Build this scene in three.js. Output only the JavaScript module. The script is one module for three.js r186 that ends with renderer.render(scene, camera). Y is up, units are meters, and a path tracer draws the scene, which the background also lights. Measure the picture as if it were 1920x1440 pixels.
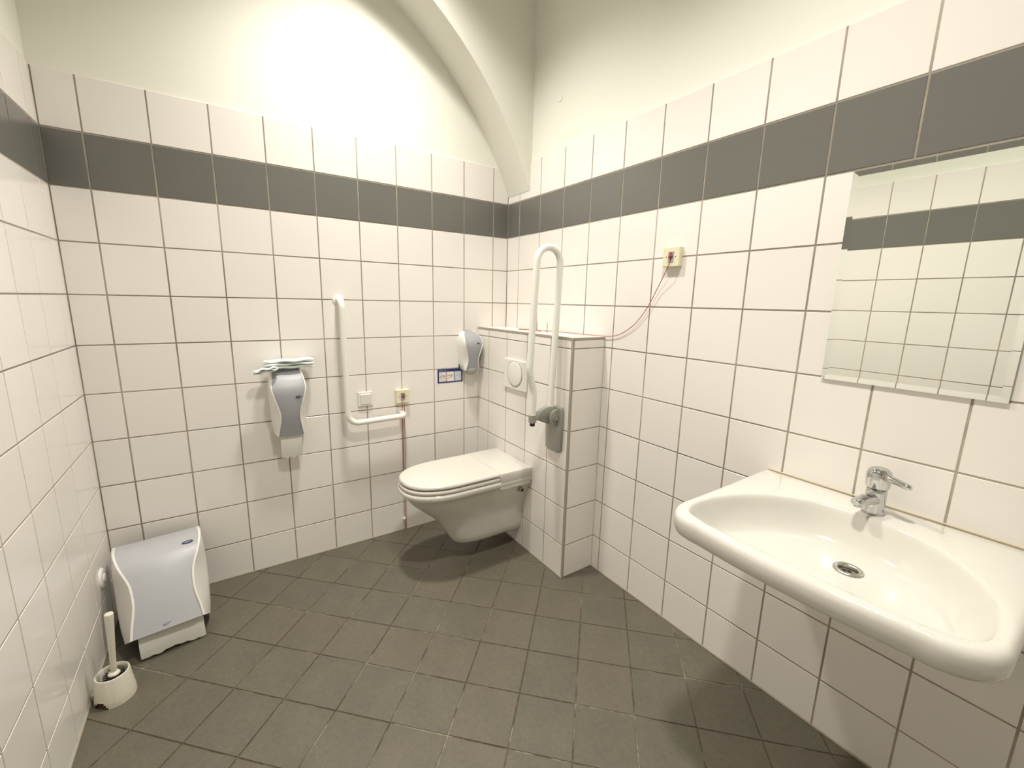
import * as THREE from 'three';
import { mergeGeometries, toCreasedNormals } from 'three/addons/utils/BufferGeometryUtils.js';
import { RoundedBoxGeometry } from 'three/addons/geometries/RoundedBoxGeometry.js';

// ------------------------------------------------------------------ camera, light, exposure
const scene = new THREE.Scene();
scene.background = new THREE.Color(0x000000);
const renderer = new THREE.WebGLRenderer();
renderer.toneMapping = THREE.LinearToneMapping;
renderer.toneMappingExposure = 1.045;
renderer.shadowMap.enabled = true;

const camera = new THREE.PerspectiveCamera(83.61, 4 / 3, 0.02, 30);
camera.position.set(-1.5457, 1.3891, 2.3737);
camera.quaternion.setFromRotationMatrix(new THREE.Matrix4().makeBasis(
  new THREE.Vector3(0.831, 0.022, 0.556), new THREE.Vector3(0.087, 0.982, -0.168), new THREE.Vector3(-0.55, 0.187, 0.814)));
scene.add(camera);

const ROOM_W = 2.034, ROOM_L = 3.3, CEIL = 3.25;
const LAMP_COLOR = new THREE.Color().setRGB(1.0, 0.955, 0.87);
const LAMP_CD = 17.5, LAMP_ANGLE = 1.1, LAMP_PENUMBRA = 0.8;
const LAMPS = [[-0.93, 0.60], [-0.95, 1.85]];

// ------------------------------------------------------------------ helpers
function rng(seed) { let a = seed >>> 0; return () => { a = (a + 0x6D2B79F5) | 0; let t = Math.imul(a ^ (a >>> 15), 1 | a); t = (t + Math.imul(t ^ (t >>> 7), 61 | t)) ^ t; return ((t ^ (t >>> 14)) >>> 0) / 4294967296; }; }
const rand = rng(20240611);
const V = (x, y, z) => new THREE.Vector3(x, y, z);
const names = new Map();
function numbered(n) { const k = names.get(n) || 0; names.set(n, k + 1); return k ? n + '_' + String(k).padStart(3, '0') : n; }
function tag(o, label, category, group, kind) { o.userData.label = label; o.userData.category = category; if (group) o.userData.group = group; if (kind) o.userData.kind = kind; return o; }
function thing(name, label, category, pos = [0, 0, 0], kind, group) {
  const g = new THREE.Group(); g.name = numbered(name); g.position.set(...pos); tag(g, label, category, group, kind); scene.add(g); return g;
}
function part(parent, name, geo, mat, pos) {
  const m = new THREE.Mesh(geo, mat); m.name = name; if (pos) m.position.set(...pos);
  m.castShadow = true; m.receiveShadow = true; parent.add(m); return m;
}
function box(x0, x1, y0, y1, z0, z1) { const g = new THREE.BoxGeometry(x1 - x0, y1 - y0, z1 - z0); g.translate((x0 + x1) / 2, (y0 + y1) / 2, (z0 + z1) / 2); return g; }
function rbox(x0, x1, y0, y1, z0, z1, r = 0.003, s = 3) { const g = new RoundedBoxGeometry(x1 - x0, y1 - y0, z1 - z0, s, r); g.translate((x0 + x1) / 2, (y0 + y1) / 2, (z0 + z1) / 2); return g; }
function tube(pts, r, seg = 80, rs = 16, tension = 0.5) { return new THREE.TubeGeometry(new THREE.CatmullRomCurve3(pts, false, 'centripetal', tension), seg, r, rs, false); }
// a bar path of straight runs joined by circular-looking bends
function bentPath(pts, radii) {
  const path = new THREE.CurvePath(); let last = pts[0].clone();
  for (let i = 1; i < pts.length - 1; i++) {
    const a = pts[i - 1], b = pts[i], c = pts[i + 1], r = radii[i - 1];
    const p0 = b.clone().add(a.clone().sub(b).setLength(r)), p1 = b.clone().add(c.clone().sub(b).setLength(r));
    path.add(new THREE.LineCurve3(last, p0));
    const k = 0.5523;
    path.add(new THREE.CubicBezierCurve3(p0, p0.clone().lerp(b, k), p1.clone().lerp(b, k), p1)); last = p1;
  }
  path.add(new THREE.LineCurve3(last, pts[pts.length - 1]));
  return path;
}
function sweep(path, r, seg = 120, rs = 18) {   // tube with flat end caps
  const g = new THREE.TubeGeometry(path, seg, r, rs, false), out = [g];
  for (const [t, s] of [[0, -1], [1, 1]]) {
    const p = path.getPointAt(t), d = path.getTangentAt(t).multiplyScalar(s);
    const c = new THREE.CircleGeometry(r, rs); c.applyQuaternion(new THREE.Quaternion().setFromUnitVectors(V(0, 0, 1), d)); c.translate(p.x, p.y, p.z); out.push(c);
  }
  return mergeGeometries(out.map(x => x.index ? x.toNonIndexed() : x));
}
// surface through a list of rows of points; wrap closes each row
function gridGeo(rows, { wrap = false, flip = false, skip } = {}) {
  const n = rows[0].length, pos = [], uv = [], idx = [];
  rows.forEach((r, j) => r.forEach((p, i) => { pos.push(p.x, p.y, p.z); uv.push(i / (n - 1), j / (rows.length - 1)); }));
  for (let j = 0; j < rows.length - 1; j++) for (let i = 0; i < (wrap ? n : n - 1); i++) {
    if (skip && skip(i, j)) continue;
    const a = j * n + i, b = j * n + (i + 1) % n, c = a + n, d = b + n;
    if (flip) idx.push(a, c, b, b, c, d); else idx.push(a, b, c, b, d, c);
  }
  const g = new THREE.BufferGeometry();
  g.setAttribute('position', new THREE.Float32BufferAttribute(pos, 3)); g.setAttribute('uv', new THREE.Float32BufferAttribute(uv, 2)); g.setIndex(idx); g.computeVertexNormals();
  return g;
}
function capLoop(loop, flip) {   // fan over a closed row of points
  const c = V(0, 0, 0); loop.forEach(p => c.add(p)); c.divideScalar(loop.length);
  const pos = [c.x, c.y, c.z], uv = [0.5, 0.5], idx = []; loop.forEach(p => { pos.push(p.x, p.y, p.z); uv.push(0, 0); });
  for (let i = 0; i < loop.length; i++) { const a = 1 + i, b = 1 + (i + 1) % loop.length; flip ? idx.push(0, b, a) : idx.push(0, a, b); }
  const g = new THREE.BufferGeometry(); g.setAttribute('position', new THREE.Float32BufferAttribute(pos, 3)); g.setAttribute('uv', new THREE.Float32BufferAttribute(uv, 2)); g.setIndex(idx); g.computeVertexNormals(); return g;
}
function interp(tab, t) {   // smooth table lookup, tab = [[t, v], ...]
  if (t <= tab[0][0]) return tab[0][1];
  for (let i = 1; i < tab.length; i++) if (t <= tab[i][0]) {
    const [t0, v0] = tab[i - 1], [t1, v1] = tab[i]; const h = t1 - t0, u = (t - t0) / h;
    const m0 = i > 1 ? (v1 - tab[i - 2][1]) / (t1 - tab[i - 2][0]) : (v1 - v0) / h, m1 = i < tab.length - 1 ? (tab[i + 1][1] - v0) / (tab[i + 1][0] - t0) : (v1 - v0) / h;
    const u2 = u * u, u3 = u2 * u;
    return (2 * u3 - 3 * u2 + 1) * v0 + (u3 - 2 * u2 + u) * h * m0 + (-2 * u3 + 3 * u2) * v1 + (u3 - u2) * h * m1;
  }
  return tab[tab.length - 1][1];
}
// ------------------------------------------------------------------ textures and materials
function noiseField(size, cells, seed) {
  const r = rng(seed), g = new Float32Array(cells * cells).map(() => r()), out = new Float32Array(size * size);
  for (let y = 0; y < size; y++) for (let x = 0; x < size; x++) {
    const fx = x / size * cells, fy = y / size * cells, x0 = Math.floor(fx), y0 = Math.floor(fy);
    let tx = fx - x0, ty = fy - y0; tx = tx * tx * (3 - 2 * tx); ty = ty * ty * (3 - 2 * ty);
    const at = (a, b) => g[(b % cells) * cells + (a % cells)];
    out[y * size + x] = (at(x0, y0) * (1 - tx) + at(x0 + 1, y0) * tx) * (1 - ty) + (at(x0, y0 + 1) * (1 - tx) + at(x0 + 1, y0 + 1) * tx) * ty;
  }
  return out;
}
function noiseTex(size, layers, fn, srgb = true) {
  const fs = layers.map(([c, s]) => noiseField(size, c, s)), d = new Uint8Array(size * size * 4);
  for (let i = 0; i < size * size; i++) { const c = fn(fs.map(f => f[i])); d[i * 4] = c[0]; d[i * 4 + 1] = c[1]; d[i * 4 + 2] = c[2]; d[i * 4 + 3] = 255; }
  const t = new THREE.DataTexture(d, size, size); t.wrapS = t.wrapT = THREE.RepeatWrapping; t.magFilter = THREE.LinearFilter; t.minFilter = THREE.LinearMipmapLinearFilter; t.generateMipmaps = true;
  if (srgb) t.colorSpace = THREE.SRGBColorSpace; t.needsUpdate = true; return t;
}
const mat = (o) => new THREE.MeshStandardMaterial(o);
const phys = (o) => new THREE.MeshPhysicalMaterial(o);
const rgb = (r, g, b) => new THREE.Color().setRGB(r, g, b);

const wavy = noiseTex(256, [[5, 11], [11, 12]], ([a, b]) => { const v = 255 * (0.65 * a + 0.35 * b); return [v, v, v]; }, false);
const M = {};
M.tileWhite = [0, 1, 2].map(i => mat({ color: rgb(0.88 - 0.012 * i, 0.842 - 0.012 * i, 0.80 - 0.012 * i), roughness: 0.17, bumpMap: wavy, bumpScale: 0.0004 }));
M.tileBand = [0, 1].map(i => mat({ color: rgb(0.158 + 0.006 * i, 0.153 + 0.006 * i, 0.140 + 0.006 * i), roughness: 0.26, bumpMap: wavy, bumpScale: 0.0004 }));
const groutTex = noiseTex(256, [[9, 21], [64, 22]], ([a, b]) => { const k = 0.75 + 0.3 * a + 0.12 * b; return [170 * k, 160 * k, 146 * k]; });
M.grout = mat({ map: groutTex, roughness: 0.95 });
const floorGroutTex = noiseTex(512, [[7, 31], [30, 32], [128, 33]], ([a, b, c]) => {
  const light = Math.max(0, Math.min(1, (a * 0.6 + b * 0.4 - 0.51) * 5)); const k = 0.85 + 0.3 * c;
  return [(88 + 50 * light) * k, (79 + 52 * light) * k, (62 + 54 * light) * k];
});
M.floorGrout = mat({ map: floorGroutTex, roughness: 0.95 });
const floorSpeck = noiseTex(512, [[6, 41], [40, 42], [170, 43]], ([a, b, c]) => { const v = 225 + 14 * (a - .5) + 10 * (b - .5) + 22 * (c - .5); return [v, v, v]; });
M.floorTile = [[.168, .150, .110], [.163, .149, .111], [.172, .153, .113], [.162, .150, .113]].map(c => mat({ color: rgb(...c), map: floorSpeck, roughness: 0.5, bumpMap: floorSpeck, bumpScale: 0.0006 }));
const plasterBump = noiseTex(512, [[24, 51], [90, 52], [200, 53]], ([a, b, c]) => { const v = 255 * (.5 * a + .3 * b + .2 * c); return [v, v, v]; }, false);
M.plaster = mat({ color: rgb(0.87, 0.865, 0.785), roughness: 0.7, bumpMap: plasterBump, bumpScale: 0.0003 });
M.trim = mat({ color: rgb(0.38, 0.34, 0.285), roughness: 0.7 });
M.sealant = mat({ color: rgb(0.38, 0.345, 0.275), roughness: 0.6 });
M.ceramic = phys({ color: rgb(0.69, 0.672, 0.617), roughness: 0.12, clearcoat: 0.6, clearcoatRoughness: 0.05 });
M.seat = mat({ color: rgb(0.69, 0.66, 0.60), roughness: 0.25 });
M.whitePlastic = mat({ color: rgb(0.84, 0.83, 0.79), roughness: 0.32 });
M.whiteCoat = mat({ color: rgb(0.86, 0.85, 0.78), roughness: 0.28 });
M.switchPlastic = mat({ color: rgb(0.82, 0.79, 0.75), roughness: 0.35 });
M.creamPlastic = mat({ color: rgb(0.78, 0.73, 0.52), roughness: 0.4 });
M.greyCover = mat({ color: rgb(0.375, 0.382, 0.405), roughness: 0.42 });
M.paleCover = mat({ color: rgb(0.46, 0.465, 0.485), roughness: 0.40 });
M.greyMetal = mat({ color: rgb(0.34, 0.335, 0.30), roughness: 0.45, metalness: 0.15 });
M.chrome = mat({ color: rgb(0.60, 0.605, 0.61), roughness: 0.07, metalness: 1 });
M.steel = mat({ color: rgb(0.55, 0.53, 0.49), roughness: 0.28, metalness: 1 });
M.mirror = mat({ color: rgb(0.90, 0.93, 0.89), roughness: 0.0, metalness: 1 });
M.glassEdge = mat({ color: rgb(0.45, 0.52, 0.47), roughness: 0.2 });
M.black = mat({ color: rgb(0.012, 0.012, 0.012), roughness: 0.6 });
M.dark = mat({ color: rgb(0.03, 0.028, 0.026), roughness: 0.6 });
M.red = mat({ color: rgb(0.30, 0.035, 0.025), roughness: 0.5 });
M.cord = mat({ color: rgb(0.36, 0.075, 0.05), roughness: 0.7 });
M.paper = phys({ color: rgb(0.80, 0.79, 0.74), roughness: 0.95, side: THREE.DoubleSide });
M.towel = phys({ color: rgb(0.80, 0.85, 0.82), roughness: 0.95, side: THREE.DoubleSide });
M.brushPlastic = mat({ color: rgb(0.74, 0.71, 0.60), roughness: 0.4 });
M.bristle = mat({ color: rgb(0.025, 0.02, 0.02), roughness: 0.9 });
M.logo = mat({ color: rgb(0.03, 0.03, 0.09), roughness: 0.3 });
M.mark = mat({ color: rgb(0.33, 0.35, 0.38), roughness: 0.4 });
M.lens = phys({ color: rgb(0.9, 0.9, 0.86), roughness: 0.25, transmission: 0.75, thickness: 0.004, ior: 1.4 });
M.lampGlow = mat({ color: 0x000000, emissive: LAMP_COLOR, emissiveIntensity: 6 });
M.door = mat({ color: rgb(0.62, 0.60, 0.54), roughness: 0.4 });

// ------------------------------------------------------------------ tiles
const JOINT = 0.0055, TILE_T = 0.007, BED = 0.0055;       // bed lies 1.5 mm behind the tile face
function prism(poly, t, bevel) {   // convex polygon (counter-clockwise), front face towards +z, small chamfer
  const n = poly.length, c = poly.reduce((s, p) => [s[0] + p[0] / n, s[1] + p[1] / n], [0, 0]);
  const inset = poly.map((p, i) => {
    const a = poly[(i + n - 1) % n], b = poly[(i + 1) % n];
    const n1 = [-(p[1] - a[1]), p[0] - a[0]], n2 = [-(b[1] - p[1]), b[0] - p[0]];
    const l1 = Math.hypot(...n1) || 1, l2 = Math.hypot(...n2) || 1; n1[0] /= l1; n1[1] /= l1; n2[0] /= l2; n2[1] /= l2;
    const k = bevel / Math.max(0.35, 1 + n1[0] * n2[0] + n1[1] * n2[1]); return [p[0] + (n1[0] + n2[0]) * k, p[1] + (n1[1] + n2[1]) * k];
  });
  const P = [], T = [], put = (a, b, d) => { for (const q of [a, b, d]) { P.push(...q); T.push(q[0], q[1]); } };
  const f = inset.map(p => [...p, t]), m = poly.map(p => [...p, t - bevel]), b = poly.map(p => [...p, 0]);
  for (let i = 1; i < n - 1; i++) put(f[0], f[i], f[i + 1]);
  for (let i = 0; i < n; i++) { const j = (i + 1) % n; put(m[i], m[j], f[j]); put(m[i], f[j], f[i]); put(b[i], b[j], m[j]); put(b[i], m[j], m[i]); }
  const g = new THREE.BufferGeometry(); g.setAttribute('position', new THREE.Float32BufferAttribute(P, 3)); g.setAttribute('uv', new THREE.Float32BufferAttribute(T, 2)); g.computeVertexNormals(); return g;
}
const rectCache = new Map();
function rectTile(w, h) {
  const k = w.toFixed(4) + 'x' + h.toFixed(4);
  if (!rectCache.has(k)) rectCache.set(k, prism([[-w / 2, -h / 2], [w / 2, -h / 2], [w / 2, h / 2], [-w / 2, h / 2]], TILE_T, 0.0009));
  return rectCache.get(k);
}
const rowLines = [0.002]; for (let r = 0; r <= 10; r++) rowLines.push(0.181 + 0.2 * r);
// place(u, v) -> world position of a point on the wall's tile bed; turn = rotation about y
function tileWall(parent, cols, rows, place, turn, skipTile) {
  for (let r = 0; r < rows.length - 1; r++) for (let c = 0; c < cols.length - 1; c++) {
    if (skipTile && skipTile(cols[c], cols[c + 1], rows[r], rows[r + 1])) continue;
    const w = cols[c + 1] - cols[c] - JOINT, h = rows[r + 1] - rows[r] - JOINT; if (w < 0.006 || h < 0.006) continue;
    const band = Math.abs(rows[r] - 1.781) < 0.01;
    const m = part(parent, 'tile', rectTile(w, h), band ? M.tileBand[Math.floor(rand() * 2)] : M.tileWhite[Math.floor(rand() * 3)]);
    m.position.copy(place((cols[c] + cols[c + 1]) / 2, (rows[r] + rows[r + 1]) / 2));
    m.rotation.set((rand() - .5) * 0.002, turn + (rand() - .5) * 0.002, 0, 'YXZ');
  }
}
function lines(start, step, lo, hi) { const o = [lo]; for (let v = start; v < hi - 0.001; v += step) if (v > lo + 0.001) o.push(v); o.push(hi); return o; }

// ------------------------------------------------------------------ room shell
const TOP = 2.181, WT = 0.2, PL = 0.008;
const wallBack = thing('wall_back', 'white tiled wall with a dark grey band behind the toilet and grab bar', 'wall', [0, 0, 0], 'structure');
part(wallBack, 'grout_bed', box(-ROOM_W - WT, WT, 0, TOP - 0.003, -WT, -TILE_T + BED), M.grout);
part(wallBack, 'plaster', box(-ROOM_W - WT, WT, TOP - 0.003, CEIL, -WT, -PL), M.plaster);
tileWall(wallBack, lines(-0.1057 - 0.2015 * 9, 0.2015, -ROOM_W, 0), rowLines, (u, v) => V(u, v, -TILE_T), 0,
  (a, b, r0) => a > -0.2 && b < 0.001 && a >= -0.11 && r0 < 1.0);
const wallRight = thing('wall_right', 'white tiled wall with a dark grey band behind the washbasin and mirror', 'wall', [0, 0, 0], 'structure');
part(wallRight, 'grout_bed', box(TILE_T - BED, WT, 0, TOP - 0.003, 0, ROOM_L + WT), M.grout);
part(wallRight, 'plaster', box(PL, WT, TOP - 0.003, CEIL, -PL, ROOM_L + WT), M.plaster);
tileWall(wallRight, lines(0.1271, 0.202, 0, ROOM_L), rowLines, (u, v) => V(TILE_T, v, u), -Math.PI / 2,
  (a, b, r0, r1) => b < 0.75 && r1 < 1.2);
const wallLeft = thing('wall_left', 'white tiled wall with a dark grey band beside the toilet brush', 'wall', [0, 0, 0], 'structure');
part(wallLeft, 'grout_bed', box(-ROOM_W - WT, -ROOM_W - TILE_T + BED, 0, TOP - 0.003, 0, ROOM_L + WT), M.grout);
part(wallLeft, 'plaster', box(-ROOM_W - WT, -ROOM_W - PL, TOP - 0.003, CEIL, -PL, ROOM_L + WT), M.plaster);
tileWall(wallLeft, lines(0.103, 0.2, 0, ROOM_L), rowLines, (u, v) => V(-ROOM_W - TILE_T, v, u), Math.PI / 2);
const wallFront = thing('wall_front', 'white wall with the door behind the viewer', 'wall', [0, 0, 0], 'structure');
part(wallFront, 'plaster', box(-ROOM_W - WT, WT, 0, CEIL, ROOM_L + 0.001, ROOM_L + WT), M.plaster);
{
  const d = thing('door_1', 'plain pale door in the wall behind the viewer', 'door', [-1.25, 0, ROOM_L], 'structure');
  part(d, 'door_leaf', rbox(-0.46, 0.46, 0.006, 2.06, -0.03, -0.002, 0.004), M.door);
  for (const s of [-1, 1]) part(d, 'door_frame', rbox(s * 0.5 - 0.035, s * 0.5 + 0.035, 0, 2.1, -0.045, 0, 0.004), M.greyMetal);
  part(d, 'door_frame', rbox(-0.535, 0.535, 2.07, 2.14, -0.045, 0, 0.004), M.greyMetal);
  part(d, 'door_handle', sweep(bentPath([V(-0.39, 1.05, -0.03), V(-0.39, 1.05, -0.085), V(-0.27, 1.05, -0.085)], [0.015]), 0.01, 40, 12), M.steel);
}
const ceiling = thing('ceiling', 'plain white plastered ceiling above the room', 'ceiling', [0, 0, 0], 'structure');
part(ceiling, 'plaster', box(-ROOM_W - WT, WT, CEIL, CEIL + 0.15, -WT, ROOM_L + WT), M.plaster);

// plaster arch standing in front of the back wall, springing from the right-hand corner
{
  const cx = -1.547, cy = 1.415, R = 1.6604, AD = 0.228;
  const a0 = Math.asin((2.021 - cy) / R) - 0.02, a1 = Math.PI - Math.acos((ROOM_W + cx) * -1 / R * -1) ;
  const sh = new THREE.Shape(), N = 72, aEnd = Math.acos((-ROOM_W - 0.05 - cx) / R);
  sh.moveTo(0.06, 2.024); sh.lineTo(cx + R * Math.cos(Math.asin((2.024 - cy) / R)), 2.024);
  const aS = Math.asin((2.024 - cy) / R);
  for (let i = 1; i <= N; i++) { const a = aS + (aEnd - aS) * i / N; sh.lineTo(cx + R * Math.cos(a), cy + R * Math.sin(a)); }
  sh.lineTo(-ROOM_W - 0.05, CEIL + 0.02); sh.lineTo(0.06, CEIL + 0.02); sh.closePath();
  const g = new THREE.ExtrudeGeometry(sh, { depth: AD + 0.02 - 0.006, bevelEnabled: true, bevelThickness: 0.006, bevelSize: 0.006, bevelOffset: -0.006, bevelSegments: 3, curveSegments: 8 });
  g.translate(0, 0, -0.02);
  const arch = thing('wall_arch', 'white plastered arch rising from the corner above the tiles', 'arch', [0, 0, 0], 'structure');
  part(arch, 'plaster', toCreasedNormals(g, 0.5), M.plaster);
}

// boxed-in cistern
const BX = -0.207, BZ = 0.887, BY = 1.232;
{
  const b = thing('wall_cistern', 'tiled boxed ledge carrying the toilet, flush plate and folding rail', 'ledge', [0, 0, 0], 'structure');
  part(b, 'grout_bed', box(BX + 0.0015, 0.001, 0, BY - 0.0015, -0.001, BZ - 0.0015), M.grout);
  const cols = [0, 0.131, 0.3305, 0.5285, 0.7265, BZ - 0.009], rows = [...rowLines.filter(r => r < 1.2), BY - 0.009];
  tileWall(b, cols, rows, (u, v) => V(BX + TILE_T, v, u), -Math.PI / 2);
  tileWall(b, [BX + 0.009, 0], rows, (u, v) => V(u, v, BZ - TILE_T), 0);
  // ledge tiles on top
  const zc = [0, 0.131, 0.3305, 0.5285, 0.7265, BZ - 0.011];
  for (let i = 0; i < zc.length - 1; i++) {
    const w = -BX - 0.011 - 0.003, h = zc[i + 1] - zc[i] - 0.0035;
    const m = part(b, 'ledge_tile', rectTile(w, h), M.tileWhite[i % 3]); m.rotation.x = -Math.PI / 2; m.position.set((BX + 0.011 - 0.003) / 2, BY - TILE_T, (zc[i] + zc[i + 1]) / 2);
  }
  part(b, 'edge_trim', rbox(BX - 0.0015, BX + 0.009, 0, BY - 0.012, BZ - 0.009, BZ + 0.0015, 0.002), M.trim);
  part(b, 'edge_trim', rbox(BX - 0.0015, BX + 0.009, BY - 0.012, BY + 0.001, 0, BZ + 0.0015, 0.002), M.trim);
  part(b, 'edge_trim', rbox(BX + 0.009, -0.001, BY - 0.012, BY + 0.001, BZ - 0.009, BZ + 0.0015, 0.002), M.trim);
}

// diagonal floor tiles
{
  const fl = thing('floor', 'grey square floor tiles laid diagonally across the room', 'floor', [0, 0, 0], 'structure');
  const bedG = box(-ROOM_W - WT, WT, -0.15, -0.0025, -WT, ROOM_L + WT);
  { const p = bedG.attributes.position, u = bedG.attributes.uv; for (let i = 0; i < p.count; i++) u.setXY(i, p.getX(i) * 0.8, p.getZ(i) * 0.8); }
  part(fl, 'grout_bed', bedG, M.floorGrout);
  const S = Math.SQRT1_2, pitch = 0.2015, J = 0.0045;
  const clip = (poly, f) => { const o = []; for (let i = 0; i < poly.length; i++) { const a = poly[i], b = poly[(i + 1) % poly.length], fa = f(a), fb = f(b); if (fa >= 0) o.push(a); if ((fa >= 0) !== (fb >= 0)) { const t = fa / (fa - fb); o.push([a[0] + (b[0] - a[0]) * t, a[1] + (b[1] - a[1]) * t]); } } return o; };
  // local plane: (x, -z)
  for (let i = -14; i < 16; i++) for (let j = -2; j < 24; j++) {
    const u0 = -0.017 + pitch * i + J / 2, u1 = u0 + pitch - J, v0 = 1.0655 + pitch * (j - 6) + J / 2, v1 = v0 + pitch - J;
    let poly = [[u0, v0], [u1, v0], [u1, v1], [u0, v1]].map(([u, v]) => [(u - v) * S, -(u + v) * S]);
    // poly in (x, -z); make counter-clockwise
    let ar = 0; poly.forEach((p, k) => { const q = poly[(k + 1) % 4]; ar += p[0] * q[1] - q[0] * p[1]; }); if (ar < 0) poly.reverse();
    for (const f of [p => -0.003 - p[0], p => p[0] + ROOM_W - 0.003, p => -p[1] - 0.003, p => p[1] + ROOM_L - 0.003]) { poly = clip(poly, f); if (poly.length < 3) break; }
    if (poly.length < 3) continue;
    if (poly.every(p => p[0] > BX && -p[1] < BZ)) continue;
    ar = 0; poly.forEach((p, k) => { const q = poly[(k + 1) % poly.length]; ar += p[0] * q[1] - q[0] * p[1]; }); if (ar < 0.0006) continue;
    const c = poly.reduce((s, p) => [s[0] + p[0] / poly.length, s[1] + p[1] / poly.length], [0, 0]);
    const g = prism(poly.map(p => [p[0] - c[0], p[1] - c[1]]), 0.008, 0.001);
    { const uvA = g.attributes.uv, ox = rand() * 3, oy = rand() * 3; for (let k = 0; k < uvA.count; k++) uvA.setXY(k, uvA.getX(k) * 2 + ox, uvA.getY(k) * 2 + oy); }
    const m = part(fl, 'tile', g, M.floorTile[Math.floor(rand() * 4)]); m.rotation.x = -Math.PI / 2; m.position.set(c[0], -0.008 + (rand() - .5) * 0.0006, -c[1]);
  }
}
// sealant beads where the walls meet the floor
{
  const bead = (name, label, geo) => { const m = part(scene, name, geo, M.sealant); tag(m, label, 'sealant', null, 'structure'); };
  bead('trim_1', 'beige sealant line along the foot of the back wall', rbox(-ROOM_W, BX, -0.001, 0.005, -0.002, 0.004, 0.002, 2));
  bead('trim_2', 'beige sealant line along the foot of the washbasin wall', rbox(-0.004, 0.002, -0.001, 0.005, BZ, ROOM_L, 0.002, 2));
  bead('trim_3', 'beige sealant line along the foot of the left wall', rbox(-ROOM_W - 0.002, -ROOM_W + 0.004, -0.001, 0.005, 0, ROOM_L, 0.002, 2));
  bead('trim_4', 'beige sealant line along the foot of the boxed ledge below the toilet', rbox(BX - 0.004, BX + 0.002, -0.001, 0.005, 0, BZ, 0.002, 2));
}
// ------------------------------------------------------------------ ceiling lamps
LAMPS.forEach(([x, z], i) => {
  const l = thing('ceiling_light', i ? 'round recessed ceiling light nearer the washbasin' : 'round recessed ceiling light nearer the toilet', 'light', [x, CEIL, z], null, 'recessed ceiling lights');
  const ring = new THREE.LatheGeometry([[0.075, -0.001], [0.078, -0.012], [0.095, -0.014], [0.105, -0.006], [0.105, 0]].map(p => new THREE.Vector2(...p)), 40);
  part(l, 'trim_ring', ring, M.whitePlastic);
  const disc = new THREE.CircleGeometry(0.076, 40); disc.rotateX(Math.PI / 2); part(l, 'diffuser', disc, M.lampGlow, [0, -0.003, 0]);
  const s = new THREE.SpotLight(LAMP_COLOR, LAMP_CD, 0, LAMP_ANGLE, LAMP_PENUMBRA, 2);
  s.name = 'lamp'; s.position.set(0, -0.02, 0); s.castShadow = true; s.shadow.radius = 5; s.shadow.mapSize.set(2048, 2048); l.add(s); s.target.position.set(0, -1, 0); s.target.name = 'lamp_target'; l.add(s.target);
});

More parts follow.
